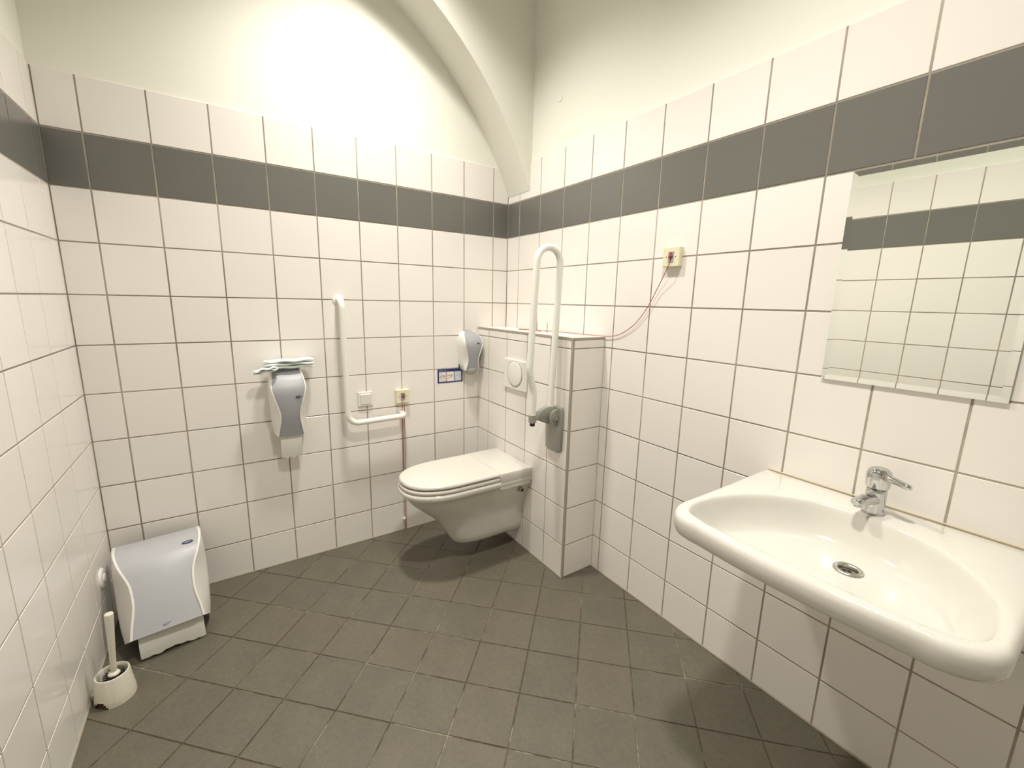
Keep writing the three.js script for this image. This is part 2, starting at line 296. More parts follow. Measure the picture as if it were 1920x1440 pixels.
// ------------------------------------------------------------------ toilet
{
  const CZ = 0.425, t = thing('wall_hung_toilet', 'white wall-hung toilet with closed lid mounted on the tiled ledge', 'toilet', [BX, 0, CZ]);
  const N = 72;   // outline: straight sides, elliptical nose; x runs out from the ledge as -x
  // half-outline sampled: rear (x0) along +z side to the nose and back along -z side
  function outline(x0, tip, hw, y, k = 0.62, rc = 0, pw = 2.3, nl = 0.25) {
    const xs = tip + Math.min(nl, (x0 - tip) * k), o = [];   // xs: where nose curve starts
    const side = 22, nose = 28;
    for (let i = 0; i <= side; i++) { const u = i / side, x = x0 + (xs - x0) * u; o.push(V(x, y, hw)); }
    for (let i = 1; i < nose * 2; i++) { const a = Math.PI / 2 * (i / nose), c = Math.cos(a), s = Math.sin(a); o.push(V(xs - (xs - tip) * Math.pow(Math.abs(s), 2 / pw), y, hw * Math.sign(c) * Math.pow(Math.abs(c), 2 / pw))); }
    for (let i = side; i >= 0; i--) { const u = i / side, x = x0 + (xs - x0) * u; o.push(V(x, y, -hw)); }
    return o;
  }
  // bowl: loops from the foot upwards; at the rear the lower body is narrower than the rim slab
  const L = [], add = (tip, hw, y, o = {}) => L.push(outline(0, tip, hw, y, o.k, 0, o.pw));
  add(-0.350, 0.060, 0.098, { k: .5, pw: 2.6 }); add(-0.385, 0.080, 0.103, { k: .5, pw: 2.6 }); add(-0.402, 0.090, 0.115, { k: .5, pw: 2.5 }); add(-0.422, 0.096, 0.15, { k: .5, pw: 2.4 });
  add(-0.452, 0.101, 0.20, { k: .55, pw: 2.3 }); add(-0.484, 0.106, 0.245); add(-0.515, 0.114, 0.28); add(-0.555, 0.126, 0.315); add(-0.595, 0.139, 0.35); add(-0.628, 0.151, 0.383); add(-0.650, 0.161, 0.408);
  add(-0.662, 0.171, 0.424); add(-0.670, 0.179, 0.433); add(-0.675, 0.183, 0.441); add(-0.676, 0.184, 0.452); add(-0.673, 0.182, 0.461); add(-0.665, 0.176, 0.465);
  const smoothLoops = L;
  const bowlParts = [gridGeo(smoothLoops, { flip: true }), capLoop(smoothLoops[0], false), capLoop(smoothLoops[L.length - 1], true)];
  const bowl = part(t, 'bowl', mergeGeometries(bowlParts.map(g => g.toNonIndexed())), M.ceramic);
  bowl.geometry.computeVertexNormals(); bowl.geometry = toCreasedNormals(bowl.geometry, 0.9);
  // rear ceramic deck level with the lid
  const deck = new THREE.Shape(); const r = 0.03, hw = 0.183, x1 = -0.2015;
  deck.moveTo(0, -hw); deck.lineTo(x1, -hw); deck.lineTo(x1, hw); deck.lineTo(0, hw); deck.closePath();
  const dg = new THREE.ExtrudeGeometry(deck, { depth: 0.048, bevelEnabled: true, bevelThickness: 0.008, bevelSize: 0.008, bevelOffset: -0.008, bevelSegments: 5 });
  dg.rotateX(Math.PI / 2); dg.translate(0, 0.503, 0); part(t, 'rear_deck', toCreasedNormals(dg, 0.7), M.ceramic);
  part(t, 'rear_deck_foot', rbox(-0.205, -0.001, 0.412, 0.462, -0.181, 0.181, 0.012, 4), M.ceramic);
  const slab = (tip, hw2, y0, y1, rr, x0 = -0.206) => {
    const ls = []; const st = 5;
    for (let i = 0; i <= st; i++) { const a = Math.PI / 2 * i / st; ls.push(outline(x0 + 0, tip + rr * (1 - Math.sin(a)), hw2 - rr * (1 - Math.sin(a)), y0 + rr * (1 - Math.cos(a)))); }
    for (let i = 0; i <= st; i++) { const a = Math.PI / 2 * i / st; ls.push(outline(x0 + 0, tip + rr * (1 - Math.cos(a)), hw2 - rr * (1 - Math.cos(a)), y1 - rr * (1 - Math.sin(a)))); }
    ls.push(outline(x0 - 0.003, tip + rr + 0.006, hw2 - rr - 0.006, y1)); ls.unshift(outline(x0 - 0.003, tip + rr + 0.006, hw2 - rr - 0.006, y0));
    return mergeGeometries([gridGeo(ls, { flip: true, wrap: true }), capLoop(ls[0], false), capLoop(ls[ls.length - 1], true)].map(g => g.toNonIndexed()));
  };
  part(t, 'seat_ring', toCreasedNormals(slab(-0.672, 0.181, 0.4675, 0.4865, 0.006), 0.8), M.seat);
  part(t, 'lid', toCreasedNormals(slab(-0.670, 0.180, 0.4905, 0.5115, 0.010), 0.8), M.seat);
  for (const s of [-1, 1]) part(t, 'hinge', rbox(-0.222, -0.208, 0.466, 0.506, s * 0.07 - 0.02, s * 0.07 + 0.02, 0.004), M.seat);
  // side fixing screws with recess rings
  for (const s of [-1, 1]) {
    const nut = new THREE.CylinderGeometry(0.013, 0.016, 0.03, 18); nut.rotateX(Math.PI / 2);
    const sc = part(t, 'fixing_screw', nut, M.greyMetal, [-0.058, 0.386, s * 0.158]);
    const h = new THREE.CylinderGeometry(0.008, 0.008, 0.006, 6); h.rotateX(Math.PI / 2); part(sc, 'screw_head', h, M.dark, [0, 0, s * 0.017]);
  }
}

// ------------------------------------------------------------------ flush plate
{
  const f = thing('flush_plate', 'white flush plate with one large round button above the toilet', 'flush plate', [BX, 0.993, 0.434]);
  part(f, 'plate', rbox(-0.012, 0, -0.083, 0.083, -0.111, 0.111, 0.005, 4), M.whitePlastic);
  const ringG = new THREE.TorusGeometry(0.071, 0.0022, 10, 48); ringG.rotateY(Math.PI / 2); part(f, 'button_ring', ringG, M.trim, [-0.0125, 0.006, 0]);
  const bt = new THREE.LatheGeometry([[0, 0.0085], [0.045, 0.0065], [0.064, 0.005], [0.069, 0.003], [0.0695, 0]].map(p => new THREE.Vector2(...p)), 48); bt.rotateZ(Math.PI / 2); part(f, 'button', bt, M.whitePlastic, [-0.012, 0.006, 0]);
}

// ------------------------------------------------------------------ folding rail, raised
{
  const RZ = 0.79, f = thing('folding_grab_rail', 'raised white folding support rail hinged on a grey bracket', 'grab rail', [BX, 0.78, RZ]);
  const o = (x, y, dz = 0) => V(x - BX, y - 0.78, dz);
  const top = 1.635, mx = -0.289;
  const path = new THREE.CurvePath(); const rr = 0.067;
  const pIn = [o(-0.247, 0.885), o(-0.222, top - rr)];
  path.add(new THREE.LineCurve3(pIn[0], pIn[1]));
  const arcPts = []; for (let i = 0; i <= 16; i++) { const a = Math.PI * i / 16; arcPts.push(o(mx + rr * Math.cos(a), top - rr + rr * Math.sin(a))); }
  path.add(new THREE.CatmullRomCurve3(arcPts));
  const sub = bentPath([o(-0.356, top - rr), o(-0.380, 1.080), o(-0.353, 0.975), o(-0.354, 0.862)], [0.018, 0.018]); sub.curves.forEach(c => path.add(c));
  part(f, 'rail', sweep(path, 0.0158, 260, 20), M.whiteCoat);
  const cap = new THREE.CylinderGeometry(0.019, 0.019, 0.036, 24); part(f, 'end_collar', cap, M.greyMetal, o(-0.354, 0.846).toArray());
  part(f, 'rubber_foot', new THREE.CylinderGeometry(0.0125, 0.0125, 0.02, 20), M.black, o(-0.354, 0.82).toArray());
  // wall plate
  const s = new THREE.Shape(); s.moveTo(-0.05, 0.112); s.quadraticCurveTo(-0.062, 0.112, -0.062, 0.06); s.lineTo(-0.056, -0.10); s.quadraticCurveTo(-0.054, -0.118, -0.03, -0.118); s.lineTo(0.03, -0.118); s.quadraticCurveTo(0.054, -0.118, 0.056, -0.10); s.lineTo(0.062, 0.06); s.quadraticCurveTo(0.062, 0.112, 0.05, 0.112); s.closePath();
  const pg = new THREE.ExtrudeGeometry(s, { depth: 0.01, bevelEnabled: true, bevelThickness: 0.005, bevelSize: 0.005, bevelOffset: -0.005, bevelSegments: 4, curveSegments: 10 }); pg.rotateY(-Math.PI / 2); pg.translate(-0.005, 0, 0);
  part(f, 'wall_plate', toCreasedNormals(pg, 0.6), M.greyMetal);
  // hinge block with two cheeks and a pivot
  for (const sz of [-1, 1]) {
    const c = new THREE.Shape(); c.absarc(-0.032, 0.062, 0.026, -Math.PI / 2, Math.PI / 2 + 0.4, false); c.lineTo(-0.01, 0.10); c.lineTo(-0.01, 0.03);
    const ch = new THREE.Shape(); ch.moveTo(-0.012, 0.10); ch.quadraticCurveTo(-0.06, 0.10, -0.062, 0.06); ch.quadraticCurveTo(-0.06, 0.02, -0.012, 0.02); ch.closePath();
    const cg = new THREE.ExtrudeGeometry(ch, { depth: 0.012, bevelEnabled: true, bevelThickness: 0.003, bevelSize: 0.003, bevelSegments: 3, curveSegments: 14 }); cg.translate(0, 0, sz * 0.026 - 0.006);
    part(f, 'hinge_cheek', toCreasedNormals(cg, 0.6), M.greyMetal);
  }
  const pv = new THREE.CylinderGeometry(0.017, 0.017, 0.082, 24); pv.rotateX(Math.PI / 2); const pivot = part(f, 'pivot', pv, M.greyMetal, [-0.036, 0.06, 0]);
  const bolt = new THREE.CylinderGeometry(0.009, 0.009, 0.006, 16); bolt.rotateX(Math.PI / 2); part(pivot, 'bolt', bolt, M.steel, [0, 0, 0.043]);
  // arm joining the rail's end to the pivot, bulging upwards
  const arm = new THREE.Shape(); arm.moveTo(-0.158, 0.045); arm.quadraticCurveTo(-0.11, 0.118, -0.05, 0.116); arm.quadraticCurveTo(-0.012, 0.112, -0.014, 0.07); arm.quadraticCurveTo(-0.02, 0.038, -0.06, 0.036); arm.quadraticCurveTo(-0.10, 0.05, -0.128, 0.062); arm.closePath();
  const ag = new THREE.ExtrudeGeometry(arm, { depth: 0.026, bevelEnabled: true, bevelThickness: 0.004, bevelSize: 0.004, bevelOffset: -0.003, bevelSegments: 4, curveSegments: 16 }); ag.translate(0, 0, -0.013);
  part(f, 'arm', toCreasedNormals(ag, 0.6), M.greyMetal);
}

// ------------------------------------------------------------------ L-shaped grab bar
{
  const g = thing('grab_bar', 'white L-shaped grab bar fixed to the back wall beside the light switch', 'grab bar', [-1.03, 0.735, 0]);
  const p = bentPath([V(-0.006, 0.645, 0.001), V(-0.006, 0.645, 0.075), V(-0.002, 0, 0.075), V(0.312, 0.006, 0.075), V(0.312, 0.006, 0.001)], [0.04, 0.055, 0.04]);
  part(g, 'bar', sweep(p, 0.0155, 260, 20), M.whiteCoat);
  for (const [x, y] of [[-0.006, 0.645], [0.312, 0.006]]) { const r = new THREE.LatheGeometry([[0.0155, 0.006], [0.024, 0.005], [0.028, 0.002], [0.028, 0]].map(q => new THREE.Vector2(...q)), 28); r.rotateX(Math.PI / 2); part(g, 'flange', r, M.whiteCoat, [x, y, 0.0005]); }
}

// ------------------------------------------------------------------ dispensers (hourglass grey cover between two white cheeks)
function dispenser(g, { W, H, D, hw, dep, backTop = 0.3, coverMat = M.greyCover, rim = 0.006, sideTab = [[0, .86], [.2, 1], [.6, .97], [.9, .9], [1, .8]] }) {
  const NV = 40, NU = 14, rows = [], shells = { '-1': [], 1: [] }, lip = 0.004;
  for (let j = 0; j <= NV; j++) {
    const v = j / NV, y = H * (1 - v), h = interp(hw, v) * W, n = interp(dep, v) * D, w = interp(sideTab, v) * W;
    const row = []; for (let i = 0; i <= NU; i++) { const u = i / NU * 2 - 1; row.push(V(u * h, y, Math.max(0.004, n - 0.0015) + 0.006 * D / 0.12 * (1 - u * u) * Math.min(1, v * 4))); } rows.push(row);
    for (const s of [-1, 1]) {
      const nn = Math.max(0.006, n);
      shells[s].push([V(s * w * 0.985, y, 0), V(s * w, y, nn * 0.25), V(s * (w * .8 + (h + rim) * .2), y, nn * 0.62), V(s * (h + rim) * 1.0 + s * 0.002, y, nn * .95), V(s * (h + rim * .8), y, nn + lip * .7), V(s * (h + rim * .35), y, nn + lip), V(s * h, y, nn + lip * .5), V(s * h, y, nn - 0.006)]);
    }
  }
  const cover = part(g, 'cover', gridGeo(rows, { flip: true }), coverMat);
  for (const s of [-1, 1]) {
    const sh = gridGeo(shells[s], { flip: s > 0 ? false : true });
    const bot = shells[s][NV], top = shells[s][0];
    const geo = mergeGeometries([sh, capLoop([...bot], s > 0), capLoop([...top], s < 0)].map(x => x.toNonIndexed()));
    part(g, 'side_cheek', toCreasedNormals(geo, 0.7), M.whitePlastic);
  }
  // back plate and inner tray, closing the body
  part(g, 'back_plate', box(-W * .84, W * .84, 0.012, H * 0.88, 0.0005, 0.006), M.dark);
  const nb = interp(dep, 1) * D, hb = interp(hw, 1) * W;
  part(g, 'tray', box(-hb * .96, hb * .96, 0.006, 0.03, 0.004, nb - 0.008), M.dark);
  return cover;
}
function frontPoint(H, D, dep, y) { return interp(dep, 1 - y / H) * D; }
function ellipseLogo(cover, x, y, z, rx, ry, tilt) {
  const s = new THREE.CylinderGeometry(1, 1, 0.0016, 30); s.rotateX(Math.PI / 2); s.scale(rx, ry, 1);
  const l = part(cover, 'logo', s, M.logo, [x, y, z]); l.rotation.set(tilt, 0, 0.08);
  const b = new THREE.CylinderGeometry(1, 1, 0.0006, 20); b.rotateX(Math.PI / 2); b.scale(rx * .62, ry * .25, 1); part(l, 'logo_band', b, M.mark, [0, ry * .1, 0.0011]);
  return l;
}
// toilet paper dispenser on the wall
{
  const W = 0.081, H = 0.325, D = 0.118, y0 = 0.722;
  const hw = [[0, .70], [.12, .80], [.26, .87], [.45, .70], [.62, .52], [.75, .50], [.9, .60], [1, .66]], dep = [[0, .30], [.06, .55], [.14, .78], [.28, .98], [.45, 1], [.7, .93], [1, .74]];
  const g = thing('toilet_paper_dispenser', 'narrow grey and white toilet paper dispenser left of the grab bar', 'dispenser', [-1.306, y0, 0]);
  const cover = dispenser(g, { W, H, D, hw, dep, sideTab: [[0, .80], [.15, .95], [.3, 1], [.6, .97], [.85, .94], [1, .84]] });
  ellipseLogo(cover, 0.038, 0.196, D * 1.0 + 0.005, 0.012, 0.006, 0);
  // strip of paper hanging out
  const rows = []; for (let j = 0; j <= 14; j++) { const v = j / 14; const r = []; for (let i = 0; i <= 10; i++) { const u = i / 10 * 2 - 1; r.push(V(u * (0.049 - 0.003 * v), 0.03 - v * 0.152 + (v > .95 ? 0.004 * Math.sin(i * 1.9) : 0), 0.062 + 0.012 * Math.sin(v * 3.0) + 0.003 * Math.cos(u * 2.2))); } rows.push(r); }
  const pp = part(g, 'paper_strip', gridGeo(rows, { flip: true }), M.paper);
}
// folded towels lying on that dispenser
{
  const mk = (name, label, pos, rotZ, rotY, len, thick, depth, seed, bend) => {
    const r0 = rng(seed), g = thing(name, label, 'paper towel', pos); g.rotation.set(0, rotY, rotZ);
    for (let k = 0; k < 3; k++) {
      const rows = [], NJ = 26, NI = 16, off = (k - 1) * thick * .34, ph = r0() * 6;
      for (let j = 0; j <= NJ; j++) {
        const t = j / NJ * 2 - 1, e = Math.sqrt(Math.max(0.02, 1 - Math.pow(Math.abs(t), 6))), row = [];
        for (let i = 0; i < NI; i++) {
          const a = i / NI * Math.PI * 2, c = Math.cos(a), s = Math.sin(a);
          row.push(V(t * len / 2, off + bend * t * t + s * thick * .19 * e + 0.0022 * Math.sin(t * 7 + ph + k), c * depth * .5 * e + (k - 1) * 0.004 + 0.004 * Math.sin(t * 4 + ph)));
        }
        rows.push(row);
      }
      part(g, 'folded_layer', mergeGeometries([gridGeo(rows, { wrap: true }), capLoop(rows[0], false), capLoop(rows[NJ], true)]), M.towel);
    }
    return g;
  };
  mk('folded_paper_towel', 'thick folded white paper towel lying across the narrow dispenser', [-1.288, 1.072, 0.05], 0.01, 0.03, 0.225, 0.046, 0.066, 5, 0.0);
  mk('folded_paper_towel', 'thin folded white paper towel sticking out left on top of the narrow dispenser', [-1.395, 1.052, 0.100], 0.17, -0.05, 0.105, 0.022, 0.04, 9, -0.003);
}
// soap dispenser
{
  const W = 0.068, H = 0.235, D = 0.092, y0 = 0.972;
  const hw = [[0, .35], [.05, .60], [.14, .78], [.3, .84], [.5, .66], [.68, .50], [.8, .50], [.92, .6], [1, .62]], dep = [[0, .16], [.06, .5], [.15, .80], [.3, 1], [.5, 1], [.75, .9], [1, .78]];
  const g = thing('soap_dispenser', 'small grey and white soap dispenser on the back wall beside the boxed ledge', 'dispenser', [-0.288, y0, 0]);
  const cover = dispenser(g, { W, H, D, hw, dep, rim: 0.005, sideTab: [[0, .5], [.08, .80], [.25, 1], [.6, .95], [.85, .85], [1, .68]] });
  ellipseLogo(cover, 0.028, 0.166, D * 1.0 + 0.003, 0.0095, 0.0048, 0);
  const mk = new THREE.SphereGeometry(0.005, 14, 10); mk.scale(1, 1.2, .25); part(cover, 'drop_mark', mk, M.mark, [0.002, 0.038, D * .87 + 0.003]);
  const cup = new THREE.LatheGeometry([[0.0, -0.030], [0.020, -0.028], [0.032, -0.018], [0.036, 0.0], [0.035, 0.012], [0.0, 0.013]].map(p => new THREE.Vector2(...p)), 28); part(g, 'spout', cup, M.lens, [0.0, 0.0, 0.050]);
}
// big paper towel dispenser leaning against the wall in the corner
{
  const W = 0.150, H = 0.385, D = 0.205, th = 34 * Math.PI / 180, psi = 7 * Math.PI / 180;
  const hw = [[0, .92], [.15, .90], [.30, .81], [.48, .65], [.6, .61], [.72, .61], [.88, .68], [1, .72]], dep = [[0, .16], [.05, .42], [.12, .68], [.25, .92], [.4, 1], [.7, 1], [1, .93]];
  const root = thing('paper_towel_dispenser', 'large grey and white paper towel dispenser leaning in the corner near the floor', 'dispenser', [-1.838, 0.002, 0.262]);
  root.rotation.set(-th, psi, 0, 'YXZ');
  const cover = dispenser(root, { W, H, D, hw, dep, rim: 0.009, coverMat: M.paleCover, sideTab: [[0, .93], [.12, .99], [.3, 1.03], [.6, 1.02], [.85, .98], [1, .93]] });
  const ly = 0.305; ellipseLogo(cover, 0.094, ly, frontPoint(H, D, dep, ly) + 0.006, 0.020, 0.0075, -0.45);
  const mk = new THREE.SphereGeometry(0.009, 14, 10); mk.scale(1.5, .8, .2); const mm = part(cover, 'hand_mark', mk, M.mark, [-0.004, 0.022, D * .95 + 0.008]); mm.rotation.z = 0.35;
  // hanging paper: drops straight down in world space from the bottom front edge
  root.updateMatrixWorld(true); const inv = root.matrixWorld.clone().invert();
  const rows = [], x0 = -0.094, x1 = 0.110;
  for (let j = 0; j <= 16; j++) {
    const v = j / 16, row = [];
    for (let i = 0; i <= 28; i++) {
      const u = i / 28, wx = x0 + (x1 - x0) * u;
      const e = 0.004 * Math.sin(u * 13) + 0.002 * Math.sin(u * 37 + 1) + 0.012 * Math.exp(-Math.pow((u - .42) / .12, 2)) + 0.004;
      const p = V(wx, 0.02, D * .80).applyMatrix4(root.matrixWorld);
      const drop = (p.y - 0.006) - e * .8 * 1;
      p.y -= v * Math.max(0.02, drop); p.z += 0.022 * v + 0.008 * Math.sin(v * 3.1) + 0.003 * Math.sin(u * 5 + v); p.x += 0.004 * v;
      row.push(p.applyMatrix4(inv));
    }
    rows.push(row);
  }
  part(root, 'paper_sheet', gridGeo(rows, { flip: true }), M.paper);
}

// ------------------------------------------------------------------ switch, alarms, sticker
{
  const s = thing('light_switch', 'square white light switch on the back wall inside the L-shaped bar', 'switch', [-0.921, 0.846, 0]);
  part(s, 'frame', rbox(-0.040, 0.040, -0.040, 0.040, 0, 0.010, 0.003, 3), M.switchPlastic);
  const r = part(s, 'rocker', rbox(-0.0285, 0.0285, -0.0285, 0.0285, -0.004, 0.006, 0.002, 3), M.switchPlastic, [0, 0, 0.011]); r.rotation.x = 0.10;
}
function alarmBox(name, label, pos, turn) {
  const a = thing(name, label, 'alarm', pos); a.rotation.y = turn;
  part(a, 'housing', rbox(-0.039, 0.039, -0.039, 0.039, 0, 0.024, 0.004, 4), M.creamPlastic);
  part(a, 'insert', rbox(-0.0135, 0.0135, -0.023, 0.021, 0.02, 0.0252, 0.001, 2), M.mark);
  const b = new THREE.LatheGeometry([[0, 0.007], [0.005, 0.0065], [0.0085, 0.004], [0.0095, 0]].map(p => new THREE.Vector2(...p)), 24); b.rotateX(Math.PI / 2); part(a, 'button', b, M.red, [0, 0.0015, 0.025]);
  const lampG = rbox(-0.006, 0.006, 0.0105, 0.0165, 0.0245, 0.027, 0.001, 2); part(a, 'indicator', lampG, M.red);
  for (const s of [-1, 1]) { const h = new THREE.CylinderGeometry(0.0022, 0.0022, 0.001, 12); h.rotateX(Math.PI / 2); part(a, 'screw', h, M.dark, [s * 0.0215, 0, 0.0243]); }
  return a;
}
alarmBox('emergency_alarm', 'cream emergency pull-cord box with red button low on the back wall', [-0.714, 0.842, 0], 0);
alarmBox('emergency_alarm', 'cream emergency pull-cord box with red button above the washbasin side of the ledge', [0, 1.581, 1.24], -Math.PI / 2);
{
  const c1 = thing('pull_cord', 'thin dark red cord with small white bead hanging from the low alarm box', 'cord', [-0.720, 0.819, 0.028]);
  part(c1, 'cord', tube([V(0, 0, 0), V(-0.001, -0.10, -0.006), V(0.001, -0.4, -0.018), V(0, -0.735, -0.02)], 0.0014, 60, 6), M.cord);
  part(c1, 'bead', new THREE.SphereGeometry(0.009, 16, 12).scale(1, 1.3, 1), M.whitePlastic, [0, -0.744, -0.018]);
  const c2 = thing('pull_cord', 'thin dark red cord hanging from the low alarm box down to the floor', 'cord', [-0.703, 0.806, 0.012]);
  part(c2, 'cord', tube([V(0, 0, 0), V(0.001, -0.12, -0.004), V(-0.002, -0.45, -0.006), V(-0.004, -0.799, -0.006)], 0.0016, 60, 6), M.cord);
  const w = thing('pull_cord', 'thin red cord sagging from the upper alarm box onto the tiled ledge', 'cord', [-0.027, 1.568, 1.24]);
  const q = (x, y, z) => V(x + 0.027, y - 1.568, z - 1.24);
  part(w, 'cord', tube([q(-0.027, 1.568, 1.24), q(-0.03, 1.545, 1.235), q(-0.016, 1.46, 1.182), q(-0.012, 1.37, 1.128), q(-0.010, 1.300, 1.065), q(-0.009, 1.252, 0.985), q(-0.009, 1.2385, 0.925), q(-0.010, 1.2365, 0.87), q(-0.012, 1.2345, 0.7), q(-0.013, 1.2345, 0.55), q(-0.03, 1.2345, 0.47), q(-0.06, 1.2345, 0.40), q(-0.085, 1.2345, 0.34), q(-0.105, 1.2345, 0.30), q(-0.085, 1.2345, 0.28), q(-0.07, 1.235, 0.33), q(-0.075, 1.236, 0.42), q(-0.095, 1.2345, 0.50)], 0.0015, 220, 6), M.cord);
}
{   // two threaded studs left on the ledge
  [[-0.052, 0.405, 'threaded metal stud standing on the ledge nearer the corner'], [-0.052, 0.497, 'threaded metal stud standing on the ledge nearer the rail']].forEach(([x, z, lb]) => {
    const s = thing('threaded_stud', lb, 'stud', [x, BY, z], null, 'studs on the ledge');
    part(s, 'rod', new THREE.CylinderGeometry(0.0022, 0.0022, 0.046, 10).translate(0, 0.023, 0), M.steel);
    part(s, 'washer', new THREE.CylinderGeometry(0.008, 0.008, 0.0016, 20).translate(0, 0.001, 0), M.steel);
  });
}
{   // hygiene sticker
  const cv = document.createElement('canvas'); cv.width = 512; cv.height = 258; const c = cv.getContext('2d');
  c.fillStyle = '#1a2a66'; c.fillRect(0, 0, 512, 258);
  const gx = c.createLinearGradient(20, 0, 240, 0); gx.addColorStop(0, '#8f93b4'); gx.addColorStop(1, '#3b4780'); c.fillStyle = gx; c.fillRect(26, 22, 210, 20);
  const bg = ['#d9d6d6', '#ece8e6', '#c3c7d0'];
  for (let i = 0; i < 3; i++) {
    const x = 26 + i * 156; c.fillStyle = bg[i]; c.fillRect(x, 52, 146, 182);
    c.save(); c.beginPath(); c.rect(x, 52, 146, 182); c.clip();
    c.lineCap = 'round';
    if (i < 2) {
      c.strokeStyle = '#d2b095'; c.lineWidth = 26; c.beginPath(); c.moveTo(x + 20, 150 - i * 20); c.quadraticCurveTo(x + 60, 110, x + 118, 128 - i * 10); c.stroke();
      c.strokeStyle = '#dcbfa6'; c.lineWidth = 16; c.beginPath(); c.moveTo(x + 30, 175); c.quadraticCurveTo(x + 70, 135, x + 110, 160); c.stroke();
      c.strokeStyle = '#c4a288'; c.lineWidth = 9; for (let k = 0; k < 4; k++) { c.beginPath(); c.moveTo(x + 84, 112 + k * 13); c.lineTo(x + 124, 104 + k * 16); c.stroke(); }
      c.fillStyle = '#f4f4f4'; c.beginPath(); c.ellipse(x + 100, 92, 22, 14, .3, 0, 7); c.fill();
    } else {
      c.strokeStyle = '#e6e9ee'; c.lineWidth = 10; for (let k = 0; k < 5; k++) { c.beginPath(); c.moveTo(x + 20 + k * 26, 70); c.quadraticCurveTo(x + 40 + k * 18, 140, x + 60 + k * 20, 220); c.stroke(); }
      c.strokeStyle = '#a8b0c4'; c.lineWidth = 5; for (let k = 0; k < 4; k++) { c.beginPath(); c.moveTo(x + 40 + k * 22, 90); c.lineTo(x + 90 + k * 16, 200); c.stroke(); }
    }
    c.restore();
  }
  const tx = new THREE.CanvasTexture(cv); tx.colorSpace = THREE.SRGBColorSpace;
  const s = thing('hygiene_sticker', 'blue-framed sticker with three hand-washing pictures below the soap dispenser', 'sticker', [-0.403, 0.936, 0]);
  part(s, 'backing', box(-0.0845, 0.0845, -0.0425, 0.0425, 0.0002, 0.0012), mat({ color: 0x1a2a66, roughness: .4 }));
  part(s, 'print', new THREE.PlaneGeometry(0.168, 0.0845), mat({ map: tx, roughness: 0.35 }), [0, 0, 0.0016]);
}
{   // round white cap on the left wall
  const s = thing('wall_socket', 'small round white socket cap low on the left wall', 'socket', [-ROOM_W, 0.267, 0.19]);
  const g1 = new THREE.LatheGeometry([[0, 0.009], [0.030, 0.009], [0.036, 0.008], [0.040, 0.004], [0.041, 0]].map(p => new THREE.Vector2(...p)), 36); g1.rotateZ(-Math.PI / 2); part(s, 'cover', g1, M.whitePlastic);
  const g2 = new THREE.LatheGeometry([[0, 0.006], [0.012, 0.006], [0.017, 0.004], [0.019, 0]].map(p => new THREE.Vector2(...p)), 28); g2.rotateZ(-Math.PI / 2); part(s, 'hub', g2, M.whitePlastic, [0.0085, 0, 0]);
}
{   // round patch of filler on the plaster
  const s = thing('plaster_plug', 'small round painted plug in the plaster above the tiled wall', 'plug', [PL, 2.429, 0.459]);
  const g1 = new THREE.LatheGeometry([[0, 0.004], [0.016, 0.004], [0.020, 0.001], [0.020, 0]].map(p => new THREE.Vector2(...p)), 30); g1.rotateZ(Math.PI / 2); part(s, 'cap', g1, M.plaster);
}

// ------------------------------------------------------------------ toilet brush and holder
{
  const h = thing('brush_holder', 'cream plastic toilet brush holder with a broken foot on the floor', 'brush holder', [-1.966, 0.0, 0.556]);
  const prof = [[0.002, 0.012], [0.038, 0.012], [0.0405, 0.09], [0.0415, 0.0975], [0.0435, 0.1], [0.046, 0.0985], [0.047, 0.095], [0.053, 0.035], [0.055, 0.026], [0.0555, 0.018], [0.056, 0.008], [0.056, 0.0]];
  const rows = prof.map(([r, y]) => { const row = []; for (let i = 0; i < 60; i++) { const a = i / 60 * Math.PI * 2; row.push(V(r * Math.cos(a), y, r * Math.sin(a))); } return row; });
  // chipped away at the foot, towards the left wall and the viewer
  const g = gridGeo(rows, { wrap: true, flip: false, skip: (i, j) => { const a = (i + .5) / 60 * 360; const mid = 128; const d = Math.abs(a - mid); return (j >= 10 && d < 26) || (j === 9 && d < 20) || (j === 8 && d < 12); } });
  part(h, 'cup', toCreasedNormals(g, 0.6), M.brushPlastic);
  part(h, 'rusty_weight', new THREE.CylinderGeometry(0.048, 0.05, 0.011, 40).translate(0, 0.0056, 0), mat({ color: rgb(0.09, 0.035, 0.018), roughness: .9 }));
  const b = thing('toilet_brush', 'cream toilet brush standing in its holder beside the towel dispenser', 'toilet brush', [-1.966, 0.013, 0.556]);
  b.rotation.set(-0.02, 0, -0.05);
  const hp = [[0.0, 0.078], [0.0075, 0.08], [0.0085, 0.10], [0.0090, 0.16], [0.0108, 0.23], [0.0125, 0.292], [0.0125, 0.302], [0.011, 0.305], [0, 0.306]].map(p => new THREE.Vector2(...p));
  part(b, 'handle', new THREE.LatheGeometry(hp, 24), M.brushPlastic);
  part(b, 'splash_collar', new THREE.LatheGeometry([[0, 0.086], [0.012, 0.085], [0.017, 0.078], [0.017, 0.073], [0, 0.072]].map(p => new THREE.Vector2(...p)), 24), M.brushPlastic);
  const bl = []; const rb = rng(77);
  for (let i = 0; i < 420; i++) { const a = rb() * 6.283, y = 0.012 + rb() * 0.062, L = 0.027 + rb() * 0.006; const c = new THREE.CylinderGeometry(0.0009, 0.0009, L, 4); c.translate(0, L / 2, 0); c.rotateZ(-Math.PI / 2 + 0.25); c.rotateY(a); c.translate(0, y, 0); bl.push(c); }
  const br = part(b, 'bristles', mergeGeometries(bl), M.bristle); br.userData.kind = 'stuff';
  part(b, 'core', new THREE.CylinderGeometry(0.012, 0.014, 0.072, 16).translate(0, 0.038, 0), M.bristle);
}

